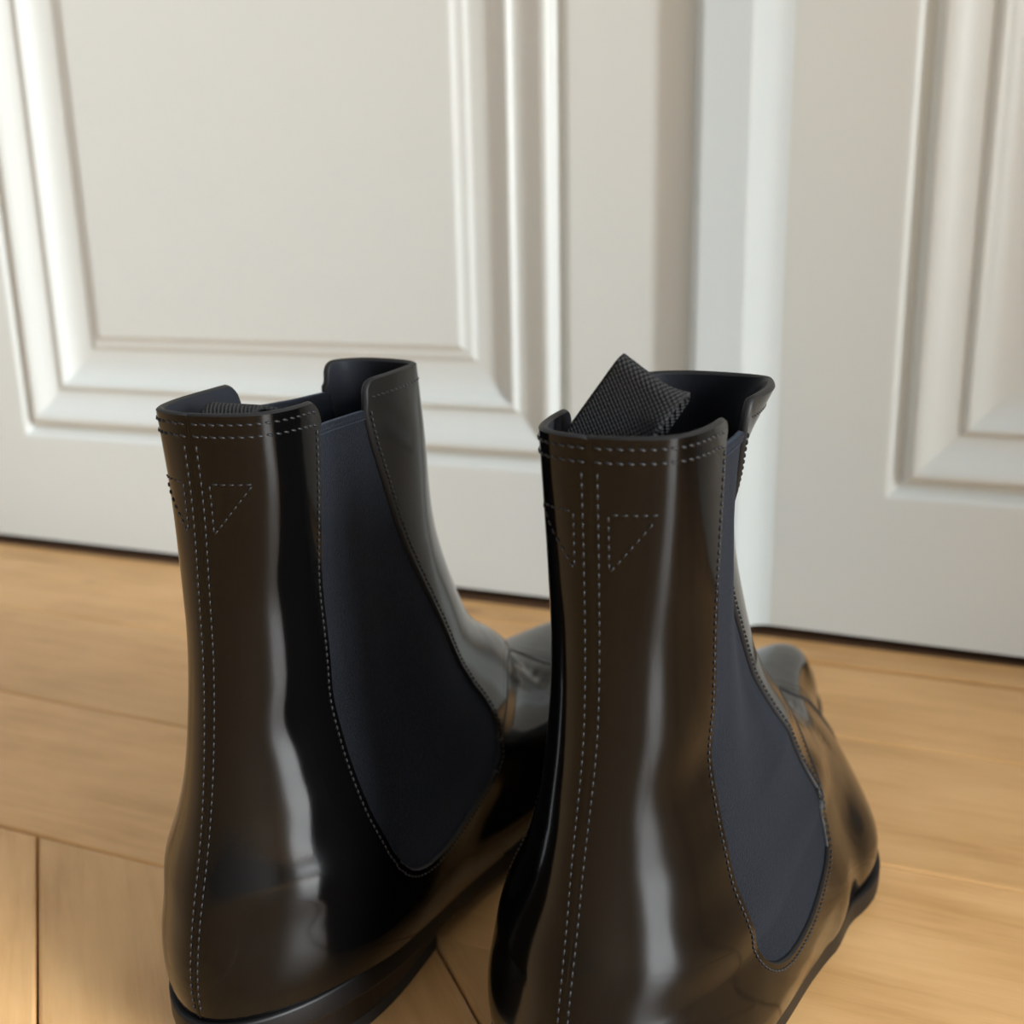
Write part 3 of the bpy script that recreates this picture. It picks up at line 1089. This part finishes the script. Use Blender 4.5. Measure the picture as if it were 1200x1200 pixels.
    def ring(zf, inset, zabs=None):
        q = H + Oh * (wh - inset)[:, None]
        q = q.copy()
        q[:, 0] += inset * 1.2
        q[:, 2] = (bot[order] if zabs is None else zabs)
        return q
    def prism(name, ra, rb, m):
        n = len(ra); V = np.vstack([ra, rb]); Fc = []
        for i in range(n):
            j = (i + 1) % n
            fc = (i, j, n + j, n + i)
            Fc.append(fc)
        Fc.append(tuple(range(n))[::-1]); Fc.append(tuple(range(n, 2 * n)))
        o = meshobj(name, V, Fc, m, root)
        o.data.polygons.foreach_set('use_smooth', [False] * len(Fc))
        import bmesh
        bm = bmesh.new(); bm.from_mesh(o.data); bmesh.ops.recalc_face_normals(bm, faces=bm.faces[:]); bm.to_mesh(o.data); bm.free()
        return o
    prism('heel_block', ring(0, .0050, .0052), ring(0, .0030), HEELM)
    prism('heel_cap', ring(0, .0054, 0.0), ring(0, .0050, .0050), RUBBER)

    # ---- insole inside the boot
    q = S.P[int(.10 * S.NZ)][ii] - S.N[int(.10 * S.NZ)][ii] * .0030
    V = np.vstack([q, q * [1, 1, 0] + [0, 0, 0]])[:nS]
    V = np.vstack([V, [V.mean(0)]])
    meshobj('insole', V, [(i, (i + 1) % nS, nS) if foot > 0 else (nS, (i + 1) % nS, i) for i in range(nS)], LINING, root)
    return S


def ribbon(name, parent, path, wdir, width, thick=.0011, m=WEB, flare=None, nw=14):
    """path: (n,3) centre line of one edge; wdir: (n,3) width direction; uv in metres"""
    path = np.array(path, float); wdir = np.array(wdir, float)
    n = len(path)
    d = np.concatenate([[0], np.cumsum(np.linalg.norm(np.diff(path, axis=0), axis=1))])
    V, UV = [], []
    grid = np.zeros((n, nw, 3))
    for i in range(n):
        for j in range(nw):
            t = j / (nw - 1)
            p = path[i] + wdir[i] * width * t
            if flare is not None: p = p + flare(d[i] / d[-1], t)
            grid[i, j] = p
    gi = np.gradient(grid, axis=0); gj = np.gradient(grid, axis=1)
    N = np.cross(gi, gj); N /= np.linalg.norm(N, axis=2, keepdims=True) + 1e-12
    A = grid + N * thick / 2; B = grid - N * thick / 2
    V = np.vstack([A.reshape(-1, 3), B.reshape(-1, 3)])
    k = n * nw
    Fc = []
    for i in range(n - 1):
        for j in range(nw - 1):
            a = i * nw + j
            Fc.append((a, a + nw, a + nw + 1, a + 1))
            Fc.append((k + a + 1, k + a + nw + 1, k + a + nw, k + a))
    for i in range(n - 1):
        a = i * nw; Fc.append((a, k + a, k + a + nw, a + nw))
        a = i * nw + nw - 1; Fc.append((a + nw, k + a + nw, k + a, a))
    for j in range(nw - 1):
        a = j; Fc.append((a + 1, k + a + 1, k + a, a))
        a = (n - 1) * nw + j; Fc.append((a, k + a, k + a + 1, a + 1))
    o = meshobj(name, V, Fc, m, parent)
    uvl = o.data.uv_layers.new(name='uv')
    uvc = [(d[i], width * j / (nw - 1)) for i in range(n) for j in range(nw)] * 2
    for lp in o.data.loops:
        uvl.data[lp.index].uv = uvc[lp.vertex_index]
    return o


def mtx(x, y, hd):
    h = math.radians(hd)
    return (x, y, 0), math.pi / 2 - h


# shallow folds: (point, direction, half length, half width, depth)
FOLDS = [((.183, -.018, .052), (-.35, -1, -.45), .018, .0042, .0009), ((.170, -.012, .062), (-.35, -1, -.45), .013, .0040, .0007),
         ((.192, .016, .050), (-.30, 1, -.45), .016, .0042, .0008),
         ((.034, -.022, .103), (.8, -.25, .25), .020, .0085, .0010), ((.030, -.028, .080), (.8, -.3, .15), .020, .0075, -.0007),
         ((.026, -.017, .135), (.7, -.2, .35), .016, .010, .0005)]

# right-hand boot (a right foot: its outer side faces right)
loc, rz = mtx(-.0722, .196, 1.8)
bootR = empty('ankle_boot', loc, rz)
tag(bootR, 'glossy black leather chelsea boot whose fabric pull tab sticks up, nearest the door meeting edge', 'boot', 'pair of black chelsea boots')


def ztop_R(u):
    k = .5 - .5 * math.cos(2 * math.pi * u)
    return .1840 + .0018 * k


build_boot(bootR, 1, {'ztop': ztop_R, 'tweak': tweak_R, 'gore_drop': .005, 'creases': FOLDS, 'radius': .0028})

# left-hand boot (a left foot: its inner side faces right)
loc, rz = mtx(-.1712, .193, 1)
bootL = empty('ankle_boot', loc, rz)
tag(bootL, 'glossy black leather chelsea boot with its pull tab tucked inside, wide elastic gore showing', 'boot', 'pair of black chelsea boots')


def ztop_L(u):
    k = .5 - .5 * math.cos(2 * math.pi * u)
    return .1845 + .0025 * k


build_boot(bootL, -1, {'ztop': ztop_L, 'tweak': tweak_L, 'front_shift': {0: .026}, 'back_shift': {0: .012, 1: -.003}, 'radius': .0062, 'creases': FOLDS})

# ------------------------------------------------------------------ pull tabs
# standing loop of the right-hand boot, given in the boot's own frame
def tab_standing(parent):
    e1 = np.array([-.0015, -.0138, -.0090]); e1 /= np.linalg.norm(e1)        # along the fold
    Bp = np.array([.0300, -.0030, .1990])                                    # top corner
    dn = np.array([.0, .0125, -.0170]); dn /= np.linalg.norm(dn)             # down the loop
    fwd = np.array([1.0, .0, 0.0])
    r = .0019
    def leg(t, f):
        k = max(0, t - .0235)
        p = Bp + dn * min(t, .0235) + np.array([0, -.0006, -.001]) * 1000 * k * .85 + fwd * f
        m = min(1, k / .012)
        e = e1 * (1 - m) + np.array([0, -1.0, 0]) * m
        return p, e / np.linalg.norm(e)
    path, W = [], []
    for t in np.linspace(.040, .002, 26):
        p, e = leg(t, 0); path.append(p); W.append(e)
    for a in np.linspace(0, math.pi, 9)[1:-1]:
        path.append(Bp + dn * .002 + fwd * r * (1 - math.cos(a)) - dn * .002 * math.sin(a)); W.append(e1)
    for t in np.linspace(.002, .038, 22):
        p, e = leg(t, 2 * r + t * .12); path.append(p); W.append(e)
    def flare(s, t):
        k = max(0, t - .55) / .45
        back = 1 - min(1, max(0, (s - .42) / .12))
        return fwd * k * k * (.0045 * (1 - back) - .0018 * back) + np.array([0, 0, .0012]) * k * k * math.exp(-((s - .5) / .12) ** 2)
    ribbon('pull_tab', parent, path, W, .0172, flare=flare, nw=20)


tab_standing(bootR)


def tab_tucked(parent):
    # loop folded forward and down inside the shaft, just under the rim
    path = []
    x0_, y0_ = .0250, -.0120
    for t in np.linspace(0, 1, 10): path.append((x0_, y0_,   .155 + .0245 * t))
    for a in np.linspace(0, math.pi * .62, 9)[1:]:
        path.append((x0_ + .0055 * (1 - math.cos(a)), y0_, .1795 + .0048 * math.sin(a)))
    x, y, z = path[-1]
    for t in np.linspace(0, 1, 10)[1:]: path.append((x + .024 * t, y, z - .0055 * t - .010 * t * t))
    n = len(path)
    ribbon('pull_tab', parent, path, [(0, 1, 0)] * n, .0155)


tab_tucked(bootL)
